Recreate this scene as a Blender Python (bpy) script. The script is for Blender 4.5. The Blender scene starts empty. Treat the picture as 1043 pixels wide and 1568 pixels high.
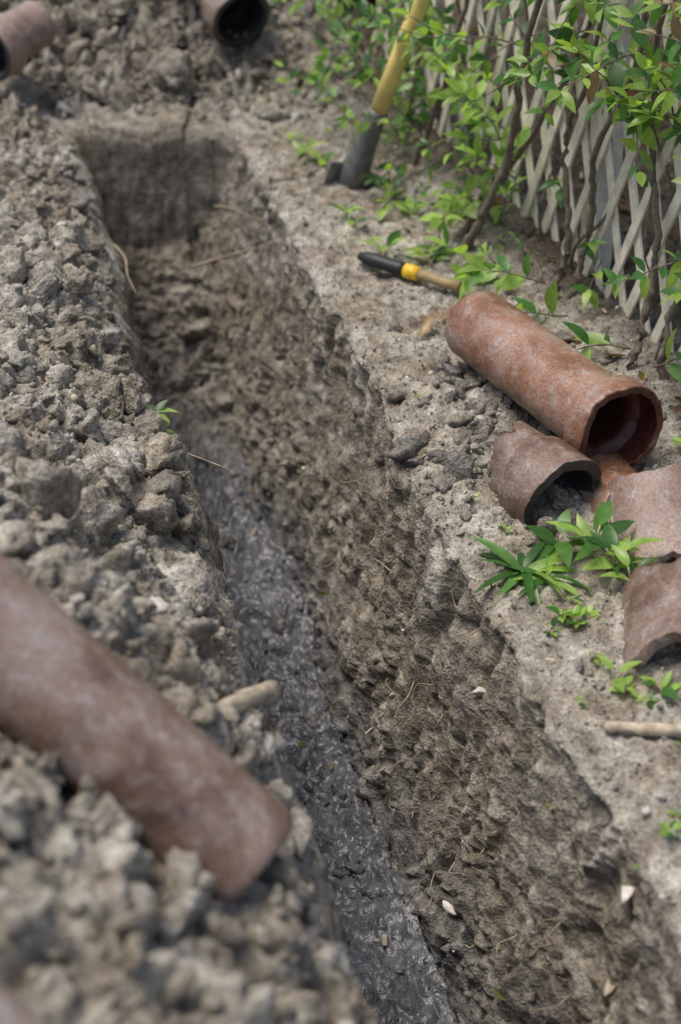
import bpy, math, random, time
import numpy as np
from mathutils import Vector, Matrix
T0=time.time()
random.seed(5); rng=np.random.default_rng(11)
scene=bpy.context.scene

# ---------------------------------------------------------------- noise
_perm=rng.permutation(256).astype(np.int32)
_g=rng.normal(size=(256,3)).astype(np.float32); _g/=np.linalg.norm(_g,axis=1)[:,None]
def perlin(P,seed=0):
    P=np.asarray(P,np.float32)+np.float32(seed*17.31)
    pi=np.floor(P).astype(np.int32); f=P-pi; u=f*f*f*(f*(f*6-15)+10)
    out=np.zeros(len(P),np.float32)
    for i in (0,1):
        hx=_perm[(pi[:,0]+i)&255]; wx=u[:,0] if i else 1-u[:,0]
        for j in (0,1):
            hy=_perm[(hx+pi[:,1]+j)&255]; wy=wx*(u[:,1] if j else 1-u[:,1])
            for k in (0,1):
                h=_perm[(hy+pi[:,2]+k)&255]; w=wy*(u[:,2] if k else 1-u[:,2])
                g=_g[h]
                out+=w*(g[:,0]*(f[:,0]-i)+g[:,1]*(f[:,1]-j)+g[:,2]*(f[:,2]-k))
    return out*1.5
def fbm(P,o=3,seed=0):
    r=0;a=1.0
    for i in range(o):
        r=r+a*perlin(P*(2.03**i),seed+i*3); a*=.5
    return r
def sstep(a,b,x):
    t=np.clip((x-a)/(b-a),0,1); return t*t*(3-2*t)

# ---------------------------------------------------------------- mesh helper
def make_mesh(name,V,F,mat=None,mask=None,smooth=True):
    V=np.asarray(V,np.float32); F=np.asarray(F,np.int32)
    me=bpy.data.meshes.new(name)
    me.vertices.add(len(V)); me.vertices.foreach_set('co',V.ravel())
    n=F.shape[1]
    me.loops.add(F.size); me.loops.foreach_set('vertex_index',F.ravel())
    me.polygons.add(len(F))
    me.polygons.foreach_set('loop_start',np.arange(0,F.size,n,dtype=np.int32))
    me.polygons.foreach_set('loop_total',np.full(len(F),n,np.int32))
    me.polygons.foreach_set('use_smooth',np.full(len(F),smooth))
    if mask is not None:
        ca=me.color_attributes.new('mask','FLOAT_COLOR','POINT')
        ca.data.foreach_set('color',np.asarray(mask,np.float32).ravel())
    me.update(calc_edges=True); me.validate()
    ob=bpy.data.objects.new(name,me); scene.collection.objects.link(ob)
    for m in (mat if isinstance(mat,(list,tuple)) else [mat]):
        if m: me.materials.append(m)
    return ob

# ---------------------------------------------------------------- materials
def newmat(name):
    m=bpy.data.materials.new(name); m.use_nodes=True
    nt=m.node_tree; b=nt.nodes['Principled BSDF']; return m,nt,b
def N(nt,t,**k):
    n=nt.nodes.new(t)
    for a,v in k.items(): setattr(n,a,v)
    return n
def noise(nt,vec,scale,detail=6,rough=.6,dist=0):
    n=N(nt,'ShaderNodeTexNoise'); n.inputs['Scale'].default_value=scale
    n.inputs['Detail'].default_value=detail; n.inputs['Roughness'].default_value=rough
    n.inputs['Distortion'].default_value=dist
    nt.links.new(vec,n.inputs['Vector']); return n.outputs['Fac']
def ramp(nt,fac,stops):
    r=N(nt,'ShaderNodeValToRGB'); e=r.color_ramp.elements
    while len(e)<len(stops): e.new(.5)
    for i,(p,c) in enumerate(stops):
        e[i].position=p; e[i].color=(c if len(c)==4 else (*c,1)) if hasattr(c,'__len__') else (c,c,c,1)
    nt.links.new(fac,r.inputs['Fac']); return r.outputs['Color']
def mix(nt,f,a,b,mode='MIX'):
    m=N(nt,'ShaderNodeMix',data_type='RGBA',blend_type=mode)
    for s,v in ((m.inputs[0],f),(m.inputs[6],a),(m.inputs[7],b)):
        if isinstance(v,(int,float)): s.default_value=v
        elif isinstance(v,tuple): s.default_value=(*v,1)
        else: nt.links.new(v,s)
    return m.outputs[2]
def math_(nt,op,a,b=0.0,clamp=False):
    m=N(nt,'ShaderNodeMath',operation=op); m.use_clamp=clamp
    for s,v in ((m.inputs[0],a),(m.inputs[1],b)):
        if isinstance(v,(int,float)): s.default_value=v
        else: nt.links.new(v,s)
    return m.outputs[0]
def bump(nt,h,strength,dist,prev=None):
    b=N(nt,'ShaderNodeBump'); b.inputs['Strength'].default_value=strength; b.inputs['Distance'].default_value=dist
    nt.links.new(h,b.inputs['Height'])
    if prev: nt.links.new(prev,b.inputs['Normal'])
    return b.outputs[0]

def soil_material():
    m,nt,b=newmat('clay_soil')
    pos=N(nt,'ShaderNodeNewGeometry').outputs['Position']
    at=N(nt,'ShaderNodeAttribute',attribute_name='mask')
    sep=N(nt,'ShaderNodeSeparateColor'); nt.links.new(at.outputs['Color'],sep.inputs[0])
    wet,pale,lit=sep.outputs[0],sep.outputs[1],sep.outputs[2]  # first two channels also carry the painted crevice shade
    big=noise(nt,pos,6,2,.6); mid=noise(nt,pos,30,3,.7); fine=noise(nt,pos,190,2,.8)
    c=ramp(nt,mid,[(.3,(.150,.132,.108)),(.45,(.270,.247,.212)),(.58,(.375,.352,.310)),(.75,(.53,.505,.455))])
    brown=ramp(nt,mid,[(.3,(.095,.074,.052)),(.5,(.19,.157,.114)),(.7,(.30,.26,.198))])
    f=ramp(nt,big,[(.42,0.0),(.60,.75)])
    c=mix(nt,f,c,brown)
    c2=mix(nt,1.0,c,(1.34,1.32,1.28),'MULTIPLY')
    c=mix(nt,pale,mix(nt,.6,c,brown),c2)
    c=mix(nt,.85,c,ramp(nt,fine,[(.3,.45),(.5,1.0),(.7,1.45)]),'MULTIPLY')
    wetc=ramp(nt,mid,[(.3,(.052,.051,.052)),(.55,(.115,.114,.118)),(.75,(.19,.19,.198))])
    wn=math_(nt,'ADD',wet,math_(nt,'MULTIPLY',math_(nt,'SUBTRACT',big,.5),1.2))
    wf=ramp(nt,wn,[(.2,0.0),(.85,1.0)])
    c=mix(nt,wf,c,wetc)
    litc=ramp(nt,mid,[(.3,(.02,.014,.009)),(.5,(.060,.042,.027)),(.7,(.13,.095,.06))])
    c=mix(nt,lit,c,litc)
    nt.links.new(c,b.inputs['Base Color'])
    rr=math_(nt,'SUBTRACT',.95,math_(nt,'MULTIPLY',wf,math_(nt,'ADD',.25,math_(nt,'MULTIPLY',fine,.40))))
    nt.links.new(rr,b.inputs['Roughness'])
    b.inputs['Specular IOR Level'].default_value=.5
    h=math_(nt,'ADD',math_(nt,'MULTIPLY',mid,3.0),fine)
    nt.links.new(bump(nt,h,.85,.0065),b.inputs['Normal'])
    cw=ramp(nt,math_(nt,'MULTIPLY',wf,math_(nt,'ADD',mid,.45)),[(.35,0.0),(.95,.95)])
    nt.links.new(cw,b.inputs['Coat Weight']); b.inputs['Coat Roughness'].default_value=.26
    nt.links.new(bump(nt,h,.35,.004),b.inputs['Coat Normal'])
    return m
SOIL=soil_material()

def pipe_material(name,base=(.24,.095,.055),mud=.5,gloss=.38):
    m,nt,b=newmat(name)
    tc=N(nt,'ShaderNodeTexCoord').outputs['Object']
    n1=noise(nt,tc,8,4,.6,.6); n2=noise(nt,tc,38,5,.7); n3=noise(nt,tc,220,3,.6)
    c=ramp(nt,n1,[(.3,tuple(x*.45 for x in base)),(.5,base),(.7,tuple(min(1,x*1.5+.03) for x in base))])
    mudc=ramp(nt,n2,[(.3,(.20,.17,.145)),(.6,(.35,.31,.28)),(.75,(.52,.49,.46))])
    mf=ramp(nt,math_(nt,'ADD',math_(nt,'MULTIPLY',n1,.5),math_(nt,'MULTIPLY',n2,.5)),[(.60-.22*mud,0.0),(.78-.2*mud,.8)])
    c=mix(nt,mf,c,mudc)
    c=mix(nt,.7,c,ramp(nt,n3,[(.3,.45),(.7,1.35)]),'MULTIPLY')
    nt.links.new(c,b.inputs['Base Color'])
    nt.links.new(math_(nt,'ADD',gloss,math_(nt,'MULTIPLY',mf,.3)),b.inputs['Roughness'])
    nt.links.new(bump(nt,math_(nt,'ADD',math_(nt,'MULTIPLY',n2,3.0),n3),.4,.003),b.inputs['Normal'])
    return m
CLAY=pipe_material('terracotta_glazed',(.26,.125,.072),.55,.24)
CLAYP=pipe_material('terracotta_dusty',(.32,.20,.155),.85,.5)
CLAYD=pipe_material('terracotta_dark_muddy',(.17,.10,.068),.6,.45)
CLAYL=pipe_material('terracotta_weathered',(.25,.150,.112),.80,.16)

def simple(name,col,rough=.6,metal=0,var=.3,scale=60,bmp=.2):
    m,nt,b=newmat(name); tc=N(nt,'ShaderNodeTexCoord').outputs['Object']
    n=noise(nt,tc,scale,4,.65)
    c=ramp(nt,n,[(.3,tuple(x*(1-var) for x in col)),(.7,tuple(min(1,x*(1+var)) for x in col))])
    nt.links.new(c,b.inputs['Base Color']); b.inputs['Roughness'].default_value=rough; b.inputs['Metallic'].default_value=metal
    nt.links.new(bump(nt,n,bmp,.004),b.inputs['Normal']); return m
LATT=simple('weathered_cream_paint',(.76,.69,.54),.7,0,.30,22)
BARK=simple('vine_bark',(.17,.135,.10),.85,0,.5,90,.6)
TWIG=simple('pale_twig',(.44,.36,.26),.8,0,.45,60,.5)
ROOT=simple('root_fibre',(.32,.25,.17),.9,0,.4,80,.3)
YEL=simple('yellow_handle',(.80,.60,.20),.35,0,.2,25)
STEEL=simple('dark_steel',(.16,.155,.15),.5,.3,.4,50)
BLACK=simple('black_rubber',(.02,.02,.022),.5,0,.3,50)
YELP=simple('yellow_plastic',(.8,.5,.03),.4)
OLIVE=simple('dirty_shaft',(.30,.22,.11),.6)
STONE=simple('pale_stone',(.62,.57,.50),.75,0,.3,60,.5)

def leaf_material():
    m,nt,b=newmat('leaf')
    at=N(nt,'ShaderNodeAttribute',attribute_name='mask').outputs['Color']
    pos=N(nt,'ShaderNodeNewGeometry').outputs['Position']
    n=noise(nt,pos,60,2,.6)
    c=mix(nt,.6,at,ramp(nt,n,[(.3,.65),(.7,1.3)]),'MULTIPLY')
    nt.links.new(c,b.inputs['Base Color']); b.inputs['Roughness'].default_value=.36
    tr=N(nt,'ShaderNodeBsdfTranslucent'); 
    nt.links.new(mix(nt,1.0,c,(1.6,1.7,.6),'MULTIPLY'),tr.inputs['Color'])
    ms=N(nt,'ShaderNodeMixShader'); ms.inputs[0].default_value=.42
    nt.links.new(b.outputs[0],ms.inputs[1]); nt.links.new(tr.outputs[0],ms.inputs[2])
    nt.links.new(ms.outputs[0],nt.nodes['Material Output'].inputs['Surface'])
    return m
LEAF=leaf_material()

# ---------------------------------------------------------------- terrain
def grow(a,b,d0,r):
    out=[a];d=d0
    while out[-1]<b: d*=r; out.append(out[-1]+d)
    return np.array(out)
rows=np.concatenate([-grow(-.45,60,.02,1.25)[::-1], np.arange(.46,3.4,.0055), np.arange(3.4,3.9,.0028), np.arange(3.9,5.6,.0095), grow(5.6,70,.02,1.22)])
LXy=[-2,-1,.5,1.0,1.34,1.84,2.1,2.484,2.8,3.08,3.74,4.2]; LXx=[.9,.62,.22,.085,-.017,-.148,-.215,-.325,-.41,-.477,-.65,-.72]
RXy=[-2,-1,.5,1.1,1.39,1.65,1.855,2.056,2.307,2.68,3.24,3.57,3.8,4.2]; RXx=[1.45,1.15,.68,.49,.397,.302,.236,.189,.113,.03,-.10,-.19,-.26,-.30]
Lf=lambda y:np.interp(y,LXy,LXx); Rf=lambda y:np.interp(y,RXy,RXx)
DYy=[-3,-2.2,3.36,3.56,3.70,3.785,3.812,3.83]; DYz=[0,.6,.6,.48,.38,.30,.03,0]
Df=lambda y:np.interp(y,DYy,DYz)
HYy=[-6,-2,1.4,2.0,2.6,3.2,3.7,4.2]; HYz=[.0,.5,.6,.44,.33,.22,.13,.12]
ca=grow(1.5,60,.02,1.25)[::-1]; cb=np.arange(0,1.5,.006)[::-1]
left=np.concatenate([ca,cb]); nl=len(left)
nwl,nf,nwr=55,62,140
right=np.concatenate([np.arange(0,1.3,.006),grow(1.3,60,.02,1.25)]); nr=len(right)
Y=rows[:,None]; R=len(rows)
L=Lf(Y);Rr=Rf(Y);D=Df(Y)
wob=(perlin(np.c_[rows*3,rows*0,rows*0+.5],3)*.03+perlin(np.c_[rows*9,rows*0,rows*0+.5],5)*.012)[:,None]
wob2=(perlin(np.c_[rows*3,rows*0,rows*0+8.5],3)*.02+perlin(np.c_[rows*8,rows*0,rows*0+3.5],5)*.014)[:,None]
L=L+wob*sstep(.2,.8,Y); Rr=Rr+wob2*sstep(.2,.8,Y)
a=left[None,:]
rl=.03
Hy=np.interp(Y,HYy,HYz)
XL=L-a; ZL=Hy*(1-np.exp(-a/.40))*(1-sstep(1.2,3.0,a))-rl*np.exp(-a/rl)*sstep(0,.3,D)
w=((np.arange(nwl)+1)/nwl)[None,:]
XWL=L+.06*w**.8; ZWL=-rl*sstep(0,.3,D)*(1-w)-D*w
w2=((np.arange(nwr)+1)/nwr)[::-1][None,:]
rr=np.interp(Y,[1.2,1.9],[.05,.018])
lean=.125
XWR=Rr-lean*w2**1.45; ZWR=-rr*sstep(0,.3,D)*(1-w2)-D*w2
fcol=((np.arange(nf)+1)/(nf+1))[None,:]
xa=L+.06; xb=Rr-lean
XF=xa+(xb-xa)*fcol; ZF=-D+0*fcol+ .02*(2*fcol-1)**2
ar=right[None,:]
XR=Rr+ar; ZR=-rr*np.exp(-ar/rr)*sstep(0,.3,D)+0*ar
X=np.concatenate([XL,XWL,XF,XWR,XR],1); Z=np.concatenate([ZL,ZWL,ZF,ZWR,ZR],1)
C=X.shape[1]; YY=np.repeat(Y,C,1)
far=sstep(3.88,4.5,YY)*(1-sstep(5.5,8,YY))*(1-sstep(-.05,.35,X))*(1-sstep(2,5,-X))
Z=Z+.22*far
fdist=(X-(.66-(YY-2.5)*.35))*.944
Z=Z+(.05*sstep(-.25,.0,fdist)+.10*sstep(.0,.5,fdist))*sstep(.2,.8,YY)*(1-sstep(5,8,YY))
colz=np.zeros(C,int); colz[nl:nl+nwl]=1; colz[nl+nwl:nl+nwl+nf]=2; colz[nl+nwl+nf:C-nr]=3; colz[C-nr:]=4
wcol=np.zeros(C); wcol[nl:nl+nwl]=w[0]; wcol[nl+nwl:nl+nwl+nf]=1; wcol[nl+nwl+nf:C-nr]=w2[0]
acol=np.zeros(C); acol[:nl]=left; acol[C-nr:]=right
def normals(X,Yv,Z):
    P=np.stack([X,Yv,Z],-1)
    du=np.gradient(P,axis=1); dv=np.gradient(P,axis=0)
    n=np.cross(du,dv); l=np.linalg.norm(n,axis=-1,keepdims=True); n=n/np.maximum(l,1e-12)
    return n,l[...,0]
n0,_=normals(X,YY,Z)
P=np.stack([X,YY,Z],-1).reshape(-1,3).astype(np.float32)
near=((YY>.3)&(YY<7)&(np.abs(X)<2.2)).reshape(-1)
Pn=P[near]
warp=np.stack([perlin(Pn*14,21),perlin(Pn*14,22),perlin(Pn*14,23)],-1)*.02+np.stack([perlin(Pn*45,24),perlin(Pn*45,25),perlin(Pn*45,26)],-1)*.008
Pw=Pn+warp
b1=np.abs(perlin(Pw/.085,1)); b2=np.abs(perlin(Pw/.038,2)); b3=np.abs(perlin(Pw/.017,3)); b4=perlin(Pn/.0095,4)
lowf=fbm(Pn/.35,2,9)
st=fbm(Pn*np.array([1/.040,1/.040,1/.36],np.float32)+warp*3,3,31)
chip=np.clip(perlin(Pw/.060,41)-.16,0,1)
zc=np.repeat(colz[None,:],R,0).reshape(-1)[near]; wc=np.repeat(wcol[None,:],R,0).reshape(-1)[near]; ac=np.repeat(acol[None,:],R,0).reshape(-1)[near]
dep=np.repeat(D,C,1).reshape(-1)[near]/.6
farn=sstep(3.83,4.05,Pn[:,1])
heap=np.where(zc==0,sstep(0,.12,ac),0)
wallp=np.where((zc==1)|(zc==3),1,0)*dep
floor=np.where(zc==2,1,0)*dep
bank=np.where(zc==4,1,0)*(1-farn)
heap=np.maximum(heap,farn*(Pn[:,0]<.2))
crumb=.22+.78*sstep(-.05,.40,perlin(Pn/.20,77)+.30*sstep(.25,.7,wc)-.12)
low=wallp*(.35+.65*sstep(.15,.6,wc))*crumb
endw=((zc==2)*sstep(3.35,3.5,Pn[:,1])*(1-sstep(3.72,3.77,Pn[:,1])))
ph=Pn[:,1]/.15+.5*perlin(np.c_[Pn[:,1]*2,Pn[:,2]*1.5,Pn[:,2]*0],51)+.25*Pn[:,2]
fr=ph-np.floor(ph); cut=(fr-.5)*wallp*sstep(.0,.12,wc)*(1-.6*sstep(.6,.95,wc))
pud=1-.75*np.exp(-((Pn[:,1]-1.74)/.11)**2)
A1=.005+.072*heap+.015*low+.016*floor+.008*bank+.03*endw
A2=.004+.038*heap+.022*low+.027*floor*pud+.013*bank+.02*endw
A3=.003+.018*heap+.012*low+.008*floor*pud+.010*bank+.008*endw
disp=A1*(b1-.2)+A2*(b2-.2)+A3*(b3-.2)+b4*(.0010+.0020*heap+.0006*bank-.0003*floor)+lowf*(.012+.02*heap)+st*.015*wallp-chip*.032*wallp+cut*.024
full=np.zeros(len(P),np.float32); full[near]=disp
edge=(sstep(.3,.6,P[:,1])*(1-sstep(6,7,P[:,1]))*(1-sstep(1.8,2.2,np.abs(P[:,0]))))
P2=P+n0.reshape(-1,3)*(full*edge)[:,None]
P2=P2.astype(np.float32)
G=P2.reshape(R,C,3)
n1,area=normals(G[...,0],G[...,1],G[...,2])
NV=n1.reshape(-1,3)
zfull=np.repeat(colz[None,:],R,0).reshape(-1); wfull=np.repeat(wcol[None,:],R,0).reshape(-1)
afull=np.repeat(acol[None,:],R,0).reshape(-1)
mask=np.zeros((len(P),4),np.float32); mask[:,3]=1
z=P2[:,2]
# crevice shade painted into the soil colour: hollows darker, lumps paler
crevice_shade=np.zeros(len(P),np.float32); crevice_shade[near]=np.clip((b1-.26)*1.0+(b2-.26)*1.1,-.45,.45)
wet_shade_m=sstep(-.27,-.62,z)*(1-.5*sstep(3.0,3.4,P[:,1])); wet_shade_m=np.where(zfull==2,wet_shade_m,wet_shade_m*.65)
wet_shade_m=wet_shade_m+np.clip(-crevice_shade,0,1)*.25; mask[:,0]=wet_shade_m  # trench wetness plus the shade painted into hollows
pl=np.where(zfull==0,.52,np.where(zfull==4,.62,.35)); 
pl=np.where((zfull==3)|(zfull==1),.62-.54*sstep(.0,.22,wfull),pl)
pl=np.where((zfull==2),.10,pl)
pl=np.clip(pl*(1-.25*sstep(3.85,4.1,P[:,1]))+crevice_shade*.9,0,1); mask[:,1]=pl
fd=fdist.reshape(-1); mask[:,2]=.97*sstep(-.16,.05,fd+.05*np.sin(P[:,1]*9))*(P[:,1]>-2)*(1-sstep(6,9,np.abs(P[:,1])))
idx=np.arange(R*C).reshape(R,C)
F=np.stack([idx[:-1,:-1],idx[:-1,1:],idx[1:,1:],idx[1:,:-1]],-1).reshape(-1,4)
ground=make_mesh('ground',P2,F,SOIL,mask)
print('terrain',len(P2),time.time()-T0)
def gz(x,y):
    d=(P2[:,0]-x)**2+(P2[:,1]-y)**2
    return float(P2[np.argmin(d),2])

# ---------------------------------------------------------------- clods
def ico(sub):
    import bmesh
    bm=bmesh.new(); bmesh.ops.create_icosphere(bm,subdivisions=sub,radius=1)
    V=np.array([v.co[:] for v in bm.verts],np.float32); Fc=np.array([[v.index for v in f.verts] for f in bm.faces],np.int32)
    bm.free(); return V,Fc
def clod_variant(V,k,rough=.2):
    r=np.ones(len(V))
    for _ in range(9):
        n=rng.normal(size=3); n/=np.linalg.norm(n); d=rng.uniform(.42,.85)
        dp=V@n; r=np.where(dp>1e-3,np.minimum(r,d/np.maximum(dp,1e-3)),r)
    r=r*(1+rough*perlin(V*1.6,k)+rough*.9*perlin(V*3.7,k+5)+rough*.7*perlin(V*8,k+7)+rough*.4*perlin(V*17,k+9))
    return (V*r[:,None]).astype(np.float32)
def rots(K):
    q=rng.normal(size=(K,4)); q/=np.linalg.norm(q,axis=1)[:,None]; w,x,y,z=q.T
    return np.stack([1-2*(y*y+z*z),2*(x*y-z*w),2*(x*z+y*w),2*(x*y+z*w),1-2*(x*x+z*z),2*(y*z-x*w),2*(x*z-y*w),2*(y*z+x*w),1-2*(x*x+y*y)],-1).reshape(K,3,3)
def scatter(pos,size,sub,masks,nv=9,flat=.72):
    Vb,Fb=ico(sub); VV=[];FF=[];MM=[];off=0
    K=len(pos); var=rng.integers(0,nv,K)
    for k in range(nv):
        s=np.where(var==k)[0]
        if len(s)==0: continue
        v=clod_variant(Vb,k*11+sub)
        sc=size[s][:,None]*np.c_[rng.uniform(.9,1.5,len(s)),rng.uniform(.75,1.1,len(s)),rng.uniform(flat-.25,flat+.15,len(s))]
        q=np.einsum('kij,kvj->kvi',rots(len(s)),v[None]*sc[:,None,:])+pos[s][:,None,:]
        VV.append(q.reshape(-1,3)); FF.append((Fb[None]+(np.arange(len(s))*len(v))[:,None,None]+off).reshape(-1,3))
        MM.append(np.repeat(masks[s],len(v),0)); off+=len(s)*len(v)
    return np.concatenate(VV),np.concatenate(FF),np.concatenate(MM)
ar_=area.reshape(-1)
inview=(P2[:,1]>.6)&(P2[:,1]<5.5)&(np.abs(P2[:,0])<(.28*P2[:,1]+.15))
def pick(K,dens):
    p=(ar_*dens*inview).astype(np.float64); p/=p.sum()
    return rng.choice(len(p),K,p=p)
heapd=np.where((zfull==0)&(afull>.02),1.0,0)*(1-.25*sstep(2.6,3.2,P[:,1])); fard=sstep(3.86,4.0,P[:,1])*(P2[:,0]<.15)
heapd=np.maximum(heapd,fard*1.0)
lipd=np.where((zfull==0)&(afull>.01)&(afull<.2),1.0,0)*sstep(1.5,1.9,P[:,1])*(1-sstep(2.9,3.3,P[:,1]))
bankd=np.where((zfull==4)&(P[:,1]<4.2),1.0,0)
patch=np.exp(-(((P2[:,0]-.27)/.13)**2+((P2[:,1]-2.42)/.22)**2))*(zfull==4)
walld=np.where(zfull==3,1.0,0)*sstep(.3,.8,wfull)*(P[:,1]<3.8)
floord=np.where(zfull==2,1.0,0)*(P[:,1]<3.78)
def build(K,dens,smin,smax,power,sub,name_list,sink=.1,pj=.25,flat=.72,wetadd=0):
    i=pick(K,dens); u=rng.random(K)**power; s=smin+(smax-smin)*u
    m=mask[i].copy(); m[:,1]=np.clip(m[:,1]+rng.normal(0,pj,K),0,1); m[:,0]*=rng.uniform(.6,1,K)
    if pj>.2: m[:,0]+=np.where(rng.random(K)<.14,rng.uniform(.1,.5,K),0)
    if wetadd: m[:,0]+=rng.uniform(0,1,K)*wetadd; m[:,1]*=.25
    name_list.append(scatter(P2[i]+NV[i]*(s*sink)[:,None],s,sub,m,flat=flat))
cl=[]
build(32,lipd,.030,.055,1.2,4,cl,.0)
build(45,fard,.035,.085,1.6,4,cl,.1,.3,.5)
build(520,heapd+.35*fard,.018,.048,1.9,3,cl,.2)
build(2200,heapd+patch*.3,.009,.020,1.4,3,cl,.25)
build(4200,heapd+patch*.3,.005,.012,1.6,2,cl,.35)
build(9000,heapd+.12*bankd,.0022,.0065,1.3,1,cl,.4)
build(120,patch,.010,.030,1.5,3,cl,.2,.1,.72,.55)
build(1500,bankd+2*patch,.003,.010,2.2,2,cl,.3)
build(9000,bankd+walld*.2,.0015,.0042,1.5,1,cl,.4)
build(500,walld*.5+floord,.004,.014,2.5,2,cl,.0,.05)
build(70,floord,.012,.026,1.5,3,cl,-.25,.05)
V=[];Fq=[];M=[];off=0
for v,f,m in cl: V.append(v);Fq.append(f+off);M.append(m);off+=len(v)
make_mesh('soil_clods',np.concatenate(V),np.concatenate(Fq),SOIL,np.concatenate(M))
print('clods',off,time.time()-T0)
i=pick(420,bankd+.5*heapd+.3*walld); s=.0015+.005*rng.random(420)**2.5
v,f,m=scatter(P2[i]+NV[i]*(s*.3)[:,None],s,2,mask[i]); make_mesh('pebbles',v,f,STONE)

# ---------------------------------------------------------------- tubes
class MB:
    def __init__(s): s.V=[];s.F=[];s.n=0
    def tube(s,pts,rad,sides=7,jit=0):
        pts=[Vector(p) for p in pts]; n=len(pts)
        if not hasattr(rad,'__len__'): rad=[rad]*n
        base=s.n; up=Vector((.13,.21,.97)).normalized()
        for k,p in enumerate(pts):
            t=(pts[min(k+1,n-1)]-pts[max(k-1,0)]).normalized()
            a=t.cross(up)
            if a.length<.1: a=t.cross(Vector((1,0,0)))
            a.normalize(); b=t.cross(a)
            for q in range(sides):
                th=2*math.pi*q/sides; r=rad[k]*(1+random.uniform(-jit,jit))
                s.V.append(tuple(p+a*math.cos(th)*r+b*math.sin(th)*r))
        for k in range(n-1):
            for q in range(sides):
                q2=(q+1)%sides
                s.F.append((base+k*sides+q,base+k*sides+q2,base+(k+1)*sides+q2,base+(k+1)*sides+q))
        s.V.append(tuple(pts[0]));s.V.append(tuple(pts[-1])); c0=base+n*sides;c1=c0+1
        for q in range(0,sides):
            q2=(q+1)%sides
            s.F.append((c0,base+q2,base+q,c0)); s.F.append((c1,base+(n-1)*sides+q,base+(n-1)*sides+q2,c1))
        s.n+=n*sides+2
    def box(s,o,ax,ay,az):
        o=Vector(o);ax=Vector(ax);ay=Vector(ay);az=Vector(az);b=s.n
        for k in (0,1):
            for (i,j) in ((0,0),(1,0),(1,1),(0,1)):
                s.V.append(tuple(o+ax*i+ay*j+az*k))
        for f in ((0,3,2,1),(4,5,6,7),(0,1,5,4),(1,2,6,5),(2,3,7,6),(3,0,4,7)): s.F.append(tuple(b+x for x in f))
        s.n+=8
    def obj(s,name,mat,smooth=True,parent=None):
        me=bpy.data.meshes.new(name)
        F=[tuple(dict.fromkeys(f)) for f in s.F]
        me.from_pydata(s.V,[],F); me.update()
        for p in me.polygons: p.use_smooth=smooth
        me.materials.append(mat); ob=bpy.data.objects.new(name,me); scene.collection.objects.link(ob)
        if parent: ob.parent=parent
        return ob
def spline(pts,n=8):
    pts=[Vector(p) for p in pts]; out=[]
    P_=[pts[0]*2-pts[1]]+pts+[pts[-1]*2-pts[-2]]
    for i in range(1,len(P_)-2):
        p0,p1,p2,p3=P_[i-1:i+3]
        for k in range(n):
            t=k/n
            out.append(.5*((2*p1)+(p2-p0)*t+(2*p0-5*p1+4*p2-p3)*t*t+(3*p1-p0-3*p2+p3)*t**3))
    out.append(pts[-1]); return out
def empty(name,loc=(0,0,0)):
    e=bpy.data.objects.new(name,None); scene.collection.objects.link(e); return e

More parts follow.
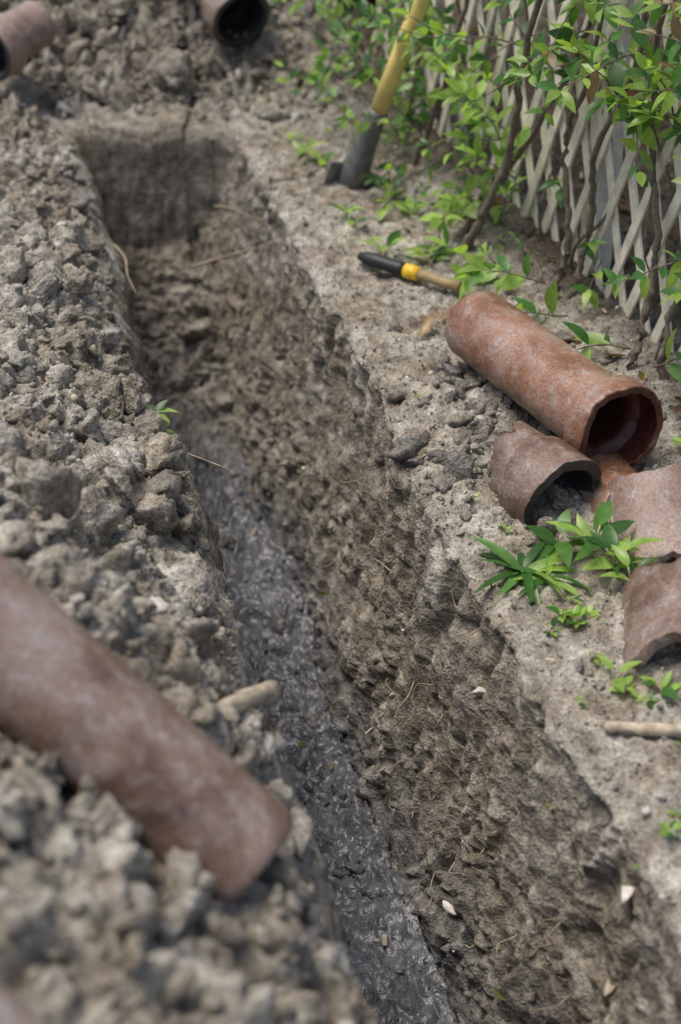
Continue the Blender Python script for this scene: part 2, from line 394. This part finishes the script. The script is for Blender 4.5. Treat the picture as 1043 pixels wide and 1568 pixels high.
# ---------------------------------------------------------------- pipes
def pipe(name,p0,d,prof,th,mat,arc=(0,2*math.pi),jag0=0,jag1=0,roll=0,inner=None,ragside=0,seed=0):
    d=Vector(d).normalized(); up=Vector((0,0,1)); yv=up.cross(d).normalized(); zv=d.cross(yv)
    Mx=Matrix((( d.x,yv.x,zv.x),(d.y,yv.y,zv.y),(d.z,yv.z,zv.z))).to_4x4()
    ns=[]; 
    for (s0,r0),(s1,r1) in zip(prof[:-1],prof[1:]):
        k=max(1,int(abs(s1-s0)/.008))
        for q in range(k): ns.append((s0+(s1-s0)*q/k,r0+(r1-r0)*q/k))
    ns.append(prof[-1]); S=np.array([x[0] for x in ns]);Rd=np.array([x[1] for x in ns])
    full=abs(arc[1]-arc[0]-2*math.pi)<1e-3
    nt_=96; L_=S[-1]-S[0]
    u=np.linspace(0,1,nt_,endpoint=not full)
    V=[]
    for layer in (0,1):
        for k in range(len(S)):
            tt=(S[k]-S[0])/L_
            rg=0
            if ragside and not full:
                rg=ragside*perlin(np.array([[tt*2.1+seed,1.7,seed*.7]]),3)[0]+ragside*.25*perlin(np.array([[tt*7.1+seed,1.7,seed*.7]]),3)[0]
            th_=arc[0]+rg*.8+(arc[1]-arc[0]-rg*1.6)*u
            cs=np.cos(th_);sn=np.sin(th_)
            q=np.c_[cs*1.1,sn*1.1,np.full(nt_,seed+.5)]
            j=perlin(q,8)+.3*perlin(q*2.7,9)+.12*perlin(q*7,10)+(.05*perlin(q*3+5,12) if layer else 0)
            s=S[k]+jag1*j*tt**3 - jag0*j*(1-tt)**3 if (jag0 or jag1) else np.full(nt_,S[k])
            r=Rd[k]-(th if layer else 0)
            r=r*(1+.012*perlin(np.c_[cs,sn,np.full(nt_,S[k]*9+seed)],4)+.004*perlin(np.c_[cs*5,sn*5,np.full(nt_,S[k]*60+seed)],4))
            V.append(np.c_[s*np.ones(nt_),r*cs,r*sn])
    V=np.concatenate(V); nk=len(S); F=[]
    last=nt_ if full else nt_-1
    for k in range(nk-1):
        for q in range(last):
            q2=(q+1)%nt_; A=k*nt_
            F.append((A+q,A+q2,A+nt_+q2,A+nt_+q)); B=(nk+k)*nt_
            F.append((B+q,B+nt_+q,B+nt_+q2,B+q2))
    for q in range(last):
        q2=(q+1)%nt_
        F.append((q,nk*nt_+q,nk*nt_+q2,q2)); A=(nk-1)*nt_;B=(2*nk-1)*nt_
        F.append((A+q,A+q2,B+q2,B+q))
    if not full:
        for k in range(nk-1):
            A=k*nt_;B=(nk+k)*nt_
            F.append((A,A+nt_,B+nt_,B)); F.append((A+nt_-1,B+nt_-1,B+2*nt_-1,A+2*nt_-1))
    ob=make_mesh(name,V,np.array(F),[mat]+([inner] if inner else []))
    bm_=ob.modifiers.new('bev','BEVEL'); bm_.width=.0025; bm_.segments=2; bm_.limit_method='ANGLE'; bm_.angle_limit=math.radians(50)
    if inner:
        mi=[0]*len(F)
        c=0
        for k in range(nk-1):
            for q in range(last): mi[c]=0; mi[c+1]=1; c+=2
        for q in range(last): mi[c]=0; mi[c+1]=1; c+=2
        ob.data.polygons.foreach_set('material_index',np.array(mi,np.int32))
    ob.matrix_world=Matrix.Translation(Vector(p0))@Mx@Matrix.Rotation(roll,4,'X')
    return ob
GLZ=pipe_material('red_glaze_inside',(.10,.028,.018),.15,.22)
DARKIN=pipe_material('dark_inside',(.03,.028,.026),.1,.5)  # near-black colour for the pipe insides
pf=Vector((.253,2.655,.080)); pn=Vector((.468,2.235,.098)); dd=pn-pf; LL=dd.length
pipe('clay_drain_pipe',pf,dd,[(0,.064),(.012,.069),(LL-.065,.069),(LL-.050,.074),(LL-.043,.086),(LL,.087),(LL+.004,.085)],.014,CLAY,jag0=.002,jag1=.018,inner=GLZ,seed=4)
pipe('broken_pipe_socket',(.290,2.250,.036),Vector((.078,-.12,-.006)),[(0,.064),(.05,.068),(.065,.078),(.145,.081)],.020,CLAYD,arc=(math.radians(-35),math.radians(205)),jag0=.045,jag1=.010,ragside=.25,seed=5,inner=DARKIN)
pipe('pipe_shard',(.515,2.165,.025),Vector((.015,-.17,-.06)),[(0,.074),(.19,.070)],.018,CLAYP,arc=(math.radians(55),math.radians(195)),jag0=.02,jag1=.05,ragside=.35,seed=9)
pipe('pipe_shard',(.545,1.90,-.02),Vector((-.03,-.17,-.01)),[(0,.115),(.17,.110)],.020,CLAYD,arc=(math.radians(70),math.radians(165)),jag0=.05,jag1=.03,ragside=.3,seed=13)
pipe('pipe_shard',(.435,2.26,-.03),Vector((.04,-.1,0)),[(0,.075),(.12,.075)],.014,CLAY,arc=(math.radians(50),math.radians(150)),jag0=.03,jag1=.02,ragside=.3,seed=17)
P1=Vector((-.092,1.178,.210)); dL=Vector((.266,-.117,-.212)); 
dl=dL.normalized(); Lp=.75
pipe('clay_drain_pipe',P1-dl*Lp,dl,[(0,.085),(.07,.085),(.085,.068),(Lp-.016,.068),(Lp-.006,.067),(Lp,.063)],.014,CLAYL,inner=GLZ,seed=21)
pipe('clay_drain_pipe',Vector((-.29,.755,.425))-dl*.3,dl,[(0,.069),(.40,.069)],.014,CLAYP,seed=25)
df=Vector((.17,-.29,-.11)).normalized()
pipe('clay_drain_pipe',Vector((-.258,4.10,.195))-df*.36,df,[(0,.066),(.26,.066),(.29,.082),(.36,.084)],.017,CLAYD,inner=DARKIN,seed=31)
dg=Vector((-.16,-.26,-.03)).normalized()
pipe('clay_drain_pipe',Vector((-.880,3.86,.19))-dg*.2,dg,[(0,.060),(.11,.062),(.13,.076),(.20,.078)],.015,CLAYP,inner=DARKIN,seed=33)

# ---------------------------------------------------------------- lattice fence
fo=Vector((.66+.35*.75,1.75,0)); fe=Vector((.66-1.62*.35,4.12,0)); fd_=(fe-fo); FL=fd_.length; fd_.normalize(); fn=Vector((-fd_.y,fd_.x,0))
if fn.x>0: fn=-fn
fence=empty('lattice_fence')
for layer,sg in ((0,1),(1,-1)):
    mb=MB(); H0,H1=-.02,1.30; sp=.098; wv=.024/2
    k=-int(1.4/sp)
    while k*sp<FL+1.4:
        s0=k*sp+random.uniform(-.003,.003)
        zA,zB=H0+random.uniform(0,.03),H1; sA=s0; sB=s0+sg*(H1-H0)/2.3
        if sA>sB: lo,hi,zl,zh=sB,sA,zB,zA
        else: lo,hi,zl,zh=sA,sB,zA,zB
        if hi>0.02 and lo<FL-.02:
            def zat(s): return zl+(zh-zl)*(s-lo)/(hi-lo)
            a_=max(lo,0);b_=min(hi,FL)
            if b_-a_>.03:
                pa=fo+fd_*a_+Vector((0,0,zat(a_))); pb=fo+fd_*b_+Vector((0,0,zat(b_)))
                dv=(pb-pa); t=dv.normalized(); wd=t.cross(fn).normalized()*(wv*random.uniform(.9,1.1))
                mb.box(pa-wd+fn*(.0075*(layer)+random.uniform(0,.0012)),dv,wd*2,fn*.006)
        k+=1
    o=mb.obj('slats_%d'%layer,LATT,False,fence)
    bv=o.modifiers.new('b','BEVEL'); bv.width=.001
mb=MB()
for s in (0,FL*.5,FL-.05): mb.box(fo+fd_*s-fn*.052,fd_*.05,fn*.05,Vector((0,0,1.36)))
mb.box(fo+fn*.016+Vector((0,0,1.28)),fd_*FL,fn*.02,Vector((0,0,.05)))
mb.obj('posts_and_rail',LATT,False,fence)

# ---------------------------------------------------------------- leaves
ST=7
def leaf_template(kind='oval'):
    t=np.linspace(0,1,ST)
    if kind=='oval': w=np.sin(np.pi*t**.85)**.85*.5*(1-.25*t); w[0]=.03; w[-1]=.0
    elif kind=='strap': w=np.sin(np.pi*t**.7)**.6*.5; w[0]=.12; w[-1]=0
    return t,w
def leaves(pos,dirs,nrm,length,wr,col,kind='oval',droop=.25,fold=.3):
    K=len(pos); t,w=leaf_template(kind)
    d=dirs/np.linalg.norm(dirs,axis=1)[:,None]
    s=np.cross(d,nrm); s/=np.maximum(np.linalg.norm(s,axis=1),1e-6)[:,None]; n=np.cross(s,d)
    dr=droop*rng.uniform(.3,1.6,K); fo_=fold*rng.uniform(.2,1.5,K); tw=rng.normal(0,.25,K)
    V=np.zeros((K,ST,3,3),np.float32)
    for a in range(ST):
        c=pos+d*(t[a]*length)[:,None]-n*(dr*t[a]**2*length)[:,None]
        for bi,sd in enumerate((-1,0,1)):
            ww=w[a]*length*wr
            tws=tw*t[a]
            V[:,a,bi]=c+s*(sd*ww)[:,None]+n*(abs(sd)*ww*fo_+sd*ww*tws)[:,None]
    base=np.arange(ST*3).reshape(ST,3); f=[]
    for a in range(ST-1):
        for b in (0,1): f.append((base[a,b],base[a,b+1],base[a+1,b+1],base[a+1,b]))
    f=np.array(f); F=(f[None]+(np.arange(K)*ST*3)[:,None,None]).reshape(-1,4)
    return V.reshape(-1,3),F,np.repeat(np.c_[col,np.ones(K)],ST*3,0)
class LB:
    def __init__(s): s.p=[];s.d=[];s.n=[];s.l=[];s.w=[];s.c=[]
    def add(s,p,d,n,l,w,c): s.p.append(tuple(p));s.d.append(tuple(d));s.n.append(tuple(n));s.l.append(l);s.w.append(w);s.c.append(c)
    def obj(s,name,parent=None,kind='oval',droop=.25,fold=.3):
        V,F,M=leaves(np.array(s.p),np.array(s.d),np.array(s.n),np.array(s.l),np.array(s.w),np.array(s.c),kind,droop,fold)
        o=make_mesh(name,V,F,LEAF,M)
        if parent: o.parent=parent
        return o
def green(bright=0):
    r=random.random(); b=random.uniform(.75,1.25)
    dark=(.06,.155,.035); mid=(.125,.265,.06); lime=(.28,.42,.09)
    if bright+r>.92: c=lime
    elif r<.35: c=dark
    else: c=mid
    return tuple(x*b for x in c)
def rv(s=1): return Vector((random.gauss(0,s),random.gauss(0,s),random.gauss(0,s)))
def shoot(mb,lb,p,d,length,r0=.0022,step=.034,ls=.055,bright=.25,grav=.4,wr=.5,dead=0):
    d=Vector(d).normalized(); pts=[Vector(p)]; n=max(3,int(length/.02)); 
    for k in range(n):
        d=(d+rv(.10)+Vector((0,0,-grav*.06))).normalized(); pts.append(pts[-1]+d*.02)
    mb.tube(pts,[max(.0007,r0*(1-.7*k/n)) for k in range(n+1)],5)
    acc=0; ang=random.uniform(0,6)
    for k in range(1,n+1):
        acc+=.02
        if acc>=step or k==n:
            acc=0; t=(pts[k]-pts[k-1]).normalized(); ang+=1.57+random.uniform(-.3,.3)
            s=t.cross(Vector((0,0,1)));
            if s.length<.1: s=Vector((1,0,0))
            s.normalize(); b=t.cross(s)
            for sg in (-1,1):
                if random.random()<.12: continue
                sd=(s*math.cos(ang)+b*math.sin(ang))*sg
                ld=(sd*.9+t*.6+Vector((0,0,.1))+rv(.15)).normalized()
                nn=(Vector((-.25,-.3,1))+rv(.35)).normalized()
                size=ls*random.uniform(.6,1.15)*(1-.35*k/n)
                c=green(bright) if random.random()>dead else random.choice([(.30,.20,.11),(.42,.32,.2),(.2,.12,.06)])
                lb.add(pts[k]+sd*.002,ld,nn,size,wr*random.uniform(.85,1.15),c)
            if k==n: lb.add(pts[k],t+Vector((0,0,.1)),Vector((0,0,1))+rv(.3),ls*.7,wr,green(bright+.3))
vine=empty('climbing_vine'); mb=MB(); lb=LB()
def fp(y,z,off):
    return Vector((.66-(y-2.5)*.35,y,z))+Vector((-.944,-.33,0))*off
lead=[[(.262,3.12,.0),(.30,3.09,.10),(.345,3.06,.26),(.355,3.02,.45),(.40,2.95,.75),(.42,2.9,1.1)],
 [(.25,3.16,.0),(.30,3.17,.08),(.37,3.12,.22),(.42,3.0,.40),(.47,2.9,.6),(.5,2.8,1.0)],
 [(.40,2.90,.0),(.445,2.88,.07),(.455,2.90,.18),(.44,2.95,.32),(.47,2.9,.5),(.5,2.8,.9)],
 [(.425,2.86,.0),(.47,2.84,.06),(.49,2.86,.2),(.48,2.8,.38),(.52,2.7,.6),(.5,2.75,1.0)],
 [(.53,2.545,.0),(.555,2.57,.1),(.575,2.62,.25),(.56,2.7,.42),(.55,2.7,.65),(.6,2.6,1.0)],
 [(.60,2.50,.0),(.59,2.52,.12),(.62,2.56,.3),(.60,2.5,.5),(.62,2.5,1.0)],
 [(.17,3.55,.0),(.21,3.5,.15),(.25,3.4,.35),(.3,3.3,.7)],
 [(.13,3.75,.0),(.17,3.7,.15),(.19,3.6,.35),(.2,3.6,.7)]]
for l in lead:
    q=spline(l,9); n=len(q); r=random.uniform(.0075,.0115)
    q=[p+rv(.0025) for p in q]
    mb.tube(q,[r*(1-.55*k/n) for k in range(n)],8,.12)
for k in range(13):
    y=random.uniform(2.2,4.1); pts=[fp(y,0,random.uniform(0,.06))]
    zz=0
    while zz<1.15:
        zz+=.11; y+=random.gauss(0,.05); pts.append(fp(y,zz,random.uniform(-.03,.05)))
    q=spline(pts,5); r=random.uniform(.002,.0045); mb.tube(q,[r*(1-.5*i/len(q)) for i in range(len(q))],6,.1)
def mass(K,y0,y1,z0,z1,o0,o1,br,ls=.052,lenr=(.10,.26),wr=.5,dead=0):
    for _ in range(K):
        y=random.uniform(y0,y1); zz=random.uniform(z0,z1); p=fp(y,zz,random.uniform(o0,o1))
        d=Vector((-.6,-.35,random.uniform(-.2,.9)))+rv(.6)
        shoot(mb,lb,p,d,random.uniform(*lenr),ls=ls,bright=br,wr=wr,dead=dead)
mass(44,2.35,3.15,.44,.80,-.02,.06,.38,ls=.064,dead=.06)
mass(10,2.35,2.75,.55,.80,-.05,.04,.1,ls=.060,dead=.6)
mass(9,2.5,3.2,.40,.5,.0,.08,.4,ls=.060)
mass(5,2.3,2.6,.08,.4,.0,.05,.3,ls=.062)
mass(3,2.7,3.05,.08,.3,.0,.04,.3,lenr=(.06,.12),ls=.06)
mass(34,3.25,4.1,.06,.45,.0,.12,.35,ls=.056)
mass(20,3.35,4.05,.02,.24,.10,.24,.40,ls=.054,lenr=(.08,.18))
mass(10,3.1,3.35,.08,.24,.03,.12,.85,ls=.078)
mass(20,3.0,4.0,.0,.10,.02,.2,.25,ls=.036,lenr=(.05,.12))
mass(30,2.2,3.6,.75,1.25,-.05,.06,.3)
for p,d,l,b in [((.40,2.78,.10),(-1,-.25,.25),.14,.3),((.44,2.72,.06),(-1,-.4,.1),.16,.3),((.50,2.50,.05),(-.7,-.5,.5),.14,.3),((.52,2.48,.12),(-.9,-.1,.3),.16,.2),((.56,2.45,.10),(.3,-.5,.5),.12,.4),((.33,3.0,.02),(-1,.1,.1),.12,.4),((.36,2.98,.03),(-.9,-.6,.3),.14,.4)]:
    shoot(mb,lb,p,d,l,ls=.074,bright=b)
mb.obj('stems',BARK,True,vine); lb.obj('leaves',vine)
hd=empty('hedge'); mb=MB(); lb=LB()
for _ in range(110):
    y=random.uniform(1.8,6.0); off=random.uniform(.5,1.3); p=fp(y,random.uniform(.1,1.5),-off)
    shoot(mb,lb,p,Vector((0,0,.4))+rv(.8),random.uniform(.15,.4),ls=.06,bright=.0,step=.04)
for k in range(22):
    y=random.uniform(1.8,6); p=fp(y,.0,-random.uniform(.6,1.1)); mb.tube(spline([p,p+Vector((random.uniform(-.1,.1),.05,.6)),p+Vector((random.uniform(-.25,.25),.1,1.4))],5),.012,6)
mb.obj('stems',BARK,True,hd); lb.obj('leaves',hd)
print('vine',time.time()-T0)

# ---------------------------------------------------------------- weeds
def weed(x,y,n,ls,wr,kind='oval',br=.3,up=.6,h=0.0,droop=.35):
    zz=gz(x,y); e=empty('weed_plant'); mb=MB(); lb=LB(); o=Vector((x,y,zz-.004))
    for k in range(n):
        a=2.4*k+random.uniform(-.4,.4); hh=h*random.uniform(.1,1)
        d=Vector((math.cos(a),math.sin(a),up*random.uniform(.4,1.6)))
        b=o+Vector((math.cos(a)*hh*.4,math.sin(a)*hh*.4,hh+.004)); 
        mb.tube([o,(o+b)/2+Vector((0,0,.2*hh)),b],.0012,5)
        c=green(br); lb.add(b,d,Vector((0,0,1))+rv(.2),ls*random.uniform(.65,1.15),wr,c)
    mb.obj('stem',TWIG,True,e); lb.obj('leaves',e,kind,droop)
weed(.286,1.975,17,.086,.20,'strap',.45,.5,.01,.5)
weed(.320,1.955,8,.065,.2,'strap',.5,.5,.01,.5)
weed(.348,2.03,4,.050,.55,'oval',.1,.6,.04)
weed(.40,2.01,12,.060,.42,'oval',.3,.8,.06)
weed(.43,1.975,9,.056,.42,'oval',.4,.7,.05)
weed(.45,1.94,6,.045,.42,'oval',.6,.7,.03)
for x,y,n,l in [(.335,1.865,9,.022),(.355,1.85,10,.022),(.375,1.87,6,.02),(.315,1.83,5,.018),(.395,1.72,3,.045),(.405,1.69,5,.02),(.455,1.69,5,.035),(.43,1.665,6,.018),(.37,1.76,4,.015),(.425,1.43,8,.018),(.44,1.46,6,.016),(.39,1.40,4,.012),
   (-.08,3.63,6,.05),(-.05,3.58,4,.045),(.013,3.27,6,.045),(.03,3.22,4,.03),(.097,3.09,5,.055),(.115,3.05,4,.04),(.185,3.07,6,.055),(.21,3.10,4,.045),(.16,3.3,7,.04),(.12,3.4,7,.04),(-.12,3.75,4,.035),(.60,2.28,6,.04),(.25,3.25,8,.035),(.19,2.26,3,.014),(.30,2.98,4,.03),
   (-.33,2.36,6,.034),(-.315,2.37,4,.022),(-.9,4.0,5,.04),(.3,1.60,4,.012),(.22,2.16,3,.012),(.27,2.08,4,.012),(.14,2.5,3,.012),(.36,1.9,5,.014),(.47,1.58,4,.014),(.34,1.68,4,.012)]:
    weed(x,y,n,l,.6 if l<.03 else .5,'oval',.6,.7,l*.6)

# ---------------------------------------------------------------- sticks, roots, litter
def stick(name,p0,p1,r,mat=TWIG,bend=.01):
    p0=Vector(p0);p1=Vector(p1); mb=MB()
    m=(p0+p1)/2+rv(bend*.7); q=spline([p0,m,p1],8); q=[p+rv(r*.08) for p in q]
    mb.tube(q,[r*(1+.06*math.sin(i*1.3)) *(.85+.3*i/len(q)) for i in range(len(q))],10,.12)
    return mb.obj(name,mat)
def onground(x,y,h): return (x,y,gz(x,y)+h)
stick('wooden_stick',onground(-.195,1.35,.004),(-.095,1.63,.062),.0125,TWIG,.003)
stick('wooden_stick',onground(.365,1.615,.010),onground(.52,1.60,.012),.009,TWIG,.006)
stick('wooden_stick',onground(-.50,2.28,.02),onground(-.43,2.20,.01),.008,TWIG,.004)
rt=MB()
def rootp(p0,p1,r,bend):
    p0=Vector(p0);p1=Vector(p1); q=spline([p0,p0.lerp(p1,.33)+rv(bend),p0.lerp(p1,.66)+rv(bend),p1],6)
    rt.tube(q,[r*(1-.5*i/len(q)) for i in range(len(q))],5,.1)
rootp((-.335,2.33,.03),(-.19,2.24,.02),.0022,.008)
rootp((-.34,3.30,-.12),(-.15,3.33,-.07),.0035,.012)
rootp((-.30,3.5,-.06),(-.14,3.42,-.05),.003,.012)
rootp((-.50,3.2,-.02),(-.44,3.05,-.06),.003,.01)
wallidx=np.where((zfull==3)&(P[:,1]>1.0)&(P[:,1]<3.7)&(wfull<.9)&(wfull>.03))[0]
for k in range(240):
    i=random.choice(wallidx); p=Vector(P2[i]); n=Vector(NV[i]); l=random.uniform(.015,.07)
    q=p+n*l*random.uniform(.3,.8)+Vector((random.uniform(-1,.3)*.3,random.gauss(0,.6),random.gauss(-.3,.5)))*l
    rootp(p-n*.01,q,random.uniform(.0005,.0017),l*.12)
hi=pick(320,heapd+.5*bankd+.8*floord)
for i in hi:
    p=Vector(P2[i])+Vector(NV[i])*.006; l=random.uniform(.012,.055); d=rv(1); d.z*=.3; d=d.normalized()
    rootp(p,p+d*l,random.uniform(.0005,.0018),l*.12)
rt.obj('roots',ROOT)
ch=MB()
ci=pick(210,heapd*.7+.7*bankd+.8*walld+1.5*floord)
for i in ci:
    p=Vector(P2[i])+Vector(NV[i])*.004; d=rv(1); d=(d-Vector(NV[i])*d.dot(Vector(NV[i]))).normalized(); s=d.cross(Vector(NV[i])).normalized()
    l=random.uniform(.006,.022); ch.box(p,d*l,s*l*random.uniform(.15,.4),Vector(NV[i])*.0018)
ch.obj('wood_chips',TWIG,False)
def stone(p,s,sc=(1,.7,.5)):
    Vb,Fb=ico(3); v=clod_variant(Vb,random.randint(0,99),.15)*np.array(sc)*s
    R_=rots(1)[0]; make_mesh('stone_chip',v@R_.T+np.array(p),Fb,STONE,np.tile([0,1,0,1],(len(v),1)))
def onwall(y,wv_,h=.004):
    c=np.where((zfull==3))[0]; k=c[np.argmin(np.abs(P[c,1]-y)*3+np.abs(wfull[c]-wv_))]
    return tuple(Vector(P2[k])+Vector(NV[k])*h)
stone(onwall(1.86,.22),.015); stone(onwall(1.42,.12),.020); stone(onwall(1.72,.80),.016); stone(onwall(2.1,.6),.010)
stone(onground(.40,1.47,.006),.013); stone(onground(.455,1.84,.006),.015); stone(onground(-.24,1.62,.01),.018,(1,.9,.8)); stone(onground(-.28,1.3,.01),.022,(1,.9,.8))
lb=LB()
dens=(zfull==4)*(sstep(-.3,-.05,fd)*1.0+.04)
ii=pick(420,dens)
for i in ii:
    p=Vector(P2[i])+Vector(NV[i])*.006; d=rv(1); d.z*=.25
    c=random.choice([(.16,.09,.045),(.24,.15,.08),(.09,.055,.03),(.34,.27,.18)])
    lb.add(p,d.normalized(),(Vector(NV[i])+rv(.5)).normalized(),random.uniform(.02,.055),.42,c)
for i in pick(36,floord+.4*walld):
    p=Vector(P2[i])+Vector(NV[i])*.004; d=rv(1); d.z*=.25
    lb.add(p,d.normalized(),(Vector(NV[i])+rv(.4)).normalized(),random.uniform(.012,.028),.45,random.choice([(.34,.26,.14),(.16,.20,.05),(.45,.38,.26)]))
for (x,y,l,c) in [(.155,2.72,.06,(.42,.27,.15)),(.20,2.80,.05,(.3,.18,.1)),(.46,1.92,.05,(.5,.38,.25)),(.36,1.38,.04,(.5,.42,.3)),(.24,1.78,.03,(.5,.42,.3))]:
    lb.add(onground(x,y,.01),(.5,.6,.15),(-.4,-.3,.8),l,.4,c)
lb.obj('fallen_leaves',None,'oval',-.3,.5)

# ---------------------------------------------------------------- shovel
sh=empty('shovel'); b0=Vector((.030,3.49,.02)); hdv=Vector((.152,-.055,.45)).normalized()
mb=MB(); mb.tube([b0+hdv*t for t in (.16,.3,.6,.9,1.15)],[.021,.020,.019,.019,.020],16)
mb.obj('wooden_handle',YEL,True,sh)
mb=MB(); mb.tube([b0+hdv*t for t in (-.03,.02,.05,.10,.15,.175,.18)],[.036,.036,.031,.026,.0245,.0245,.022],16); mb.obj('socket',STEEL,True,sh)
side=hdv.cross(Vector((0,-1,.1))).normalized(); fw=side.cross(hdv).normalized()
V=[];Fs=[]
nu,nv_=9,12
for a_ in range(nv_):
    t=a_/(nv_-1); wdt=.085*(1-.15*t)*(1 if t<.7 else math.cos((t-.7)/.3*1.4))
    for b_ in range(nu):
        q=(b_/(nu-1))*2-1
        V.append(tuple(b0+hdv*(.03-.26*t)+side*(q*wdt*.75)+fw*(.018*q*q-.012*math.sin(t*3))))
for a_ in range(nv_-1):
    for b_ in range(nu-1): Fs.append((a_*nu+b_,a_*nu+b_+1,(a_+1)*nu+b_+1,(a_+1)*nu+b_))
o=make_mesh('blade',V,Fs,STEEL); o.parent=sh; sm=o.modifiers.new('s','SOLIDIFY'); sm.thickness=.004
# ---------------------------------------------------------------- chisel
cz=empty('cold_chisel'); a0=Vector((.040,3.06,gz(.04,3.06)+.022)); a1=Vector((.245,2.915,gz(.24,2.9)+.022)); dv=(a1-a0)
def seg(name,t0,t1,rs,mat):
    mb=MB(); k=len(rs); mb.tube([a0+dv*(t0+(t1-t0)*i/(k-1)) for i in range(k)],rs,14); mb.obj(name,mat,True,cz)
seg('black_grip',0,.47,[.008,.0145,.016,.015,.0145,.0155,.015],BLACK)
seg('yellow_ring',.47,.60,[.0155,.016,.014],YELP)
seg('shaft',.60,1.0,[.011,.0105,.0105,.012],OLIVE)

# ---------------------------------------------------------------- world, sun, camera
W=bpy.data.worlds.new("World"); scene.world=W; W.use_nodes=True
nt=W.node_tree; bg=nt.nodes['Background']; sky=nt.nodes.new('ShaderNodeTexSky'); sky.sky_type='NISHITA'; sky.sun_disc=False
sd=Vector((-.32,.03,.95)).normalized()
sky.sun_elevation=math.asin(sd.z); sky.sun_rotation=math.atan2(sd.x,sd.y); sky.air_density=1.0; sky.dust_density=3.0
nt.links.new(sky.outputs[0],bg.inputs[0]); bg.inputs[1].default_value=.15
sl=bpy.data.lights.new('sun','SUN'); sl.energy=2.9; sl.angle=math.radians(28); sl.color=(1,.96,.89)
so=bpy.data.objects.new('sun',sl); scene.collection.objects.link(so); so.rotation_euler=sd.to_track_quat('Z','Y').to_euler()
cam=bpy.data.cameras.new('camera'); co=bpy.data.objects.new('camera',cam); scene.collection.objects.link(co); scene.camera=co
co.location=(0,0,1.5); co.rotation_euler=(math.radians(90-35),0,0)
cam.sensor_fit='VERTICAL'; cam.sensor_height=24; cam.sensor_width=24; cam.lens=36.93; cam.clip_start=.05; cam.clip_end=300
cam.dof.use_dof=True; cam.dof.focus_distance=2.65; cam.dof.aperture_fstop=1.6
scene.view_settings.view_transform='Standard'; scene.view_settings.look='None'; scene.view_settings.exposure=0
print('done',time.time()-T0)
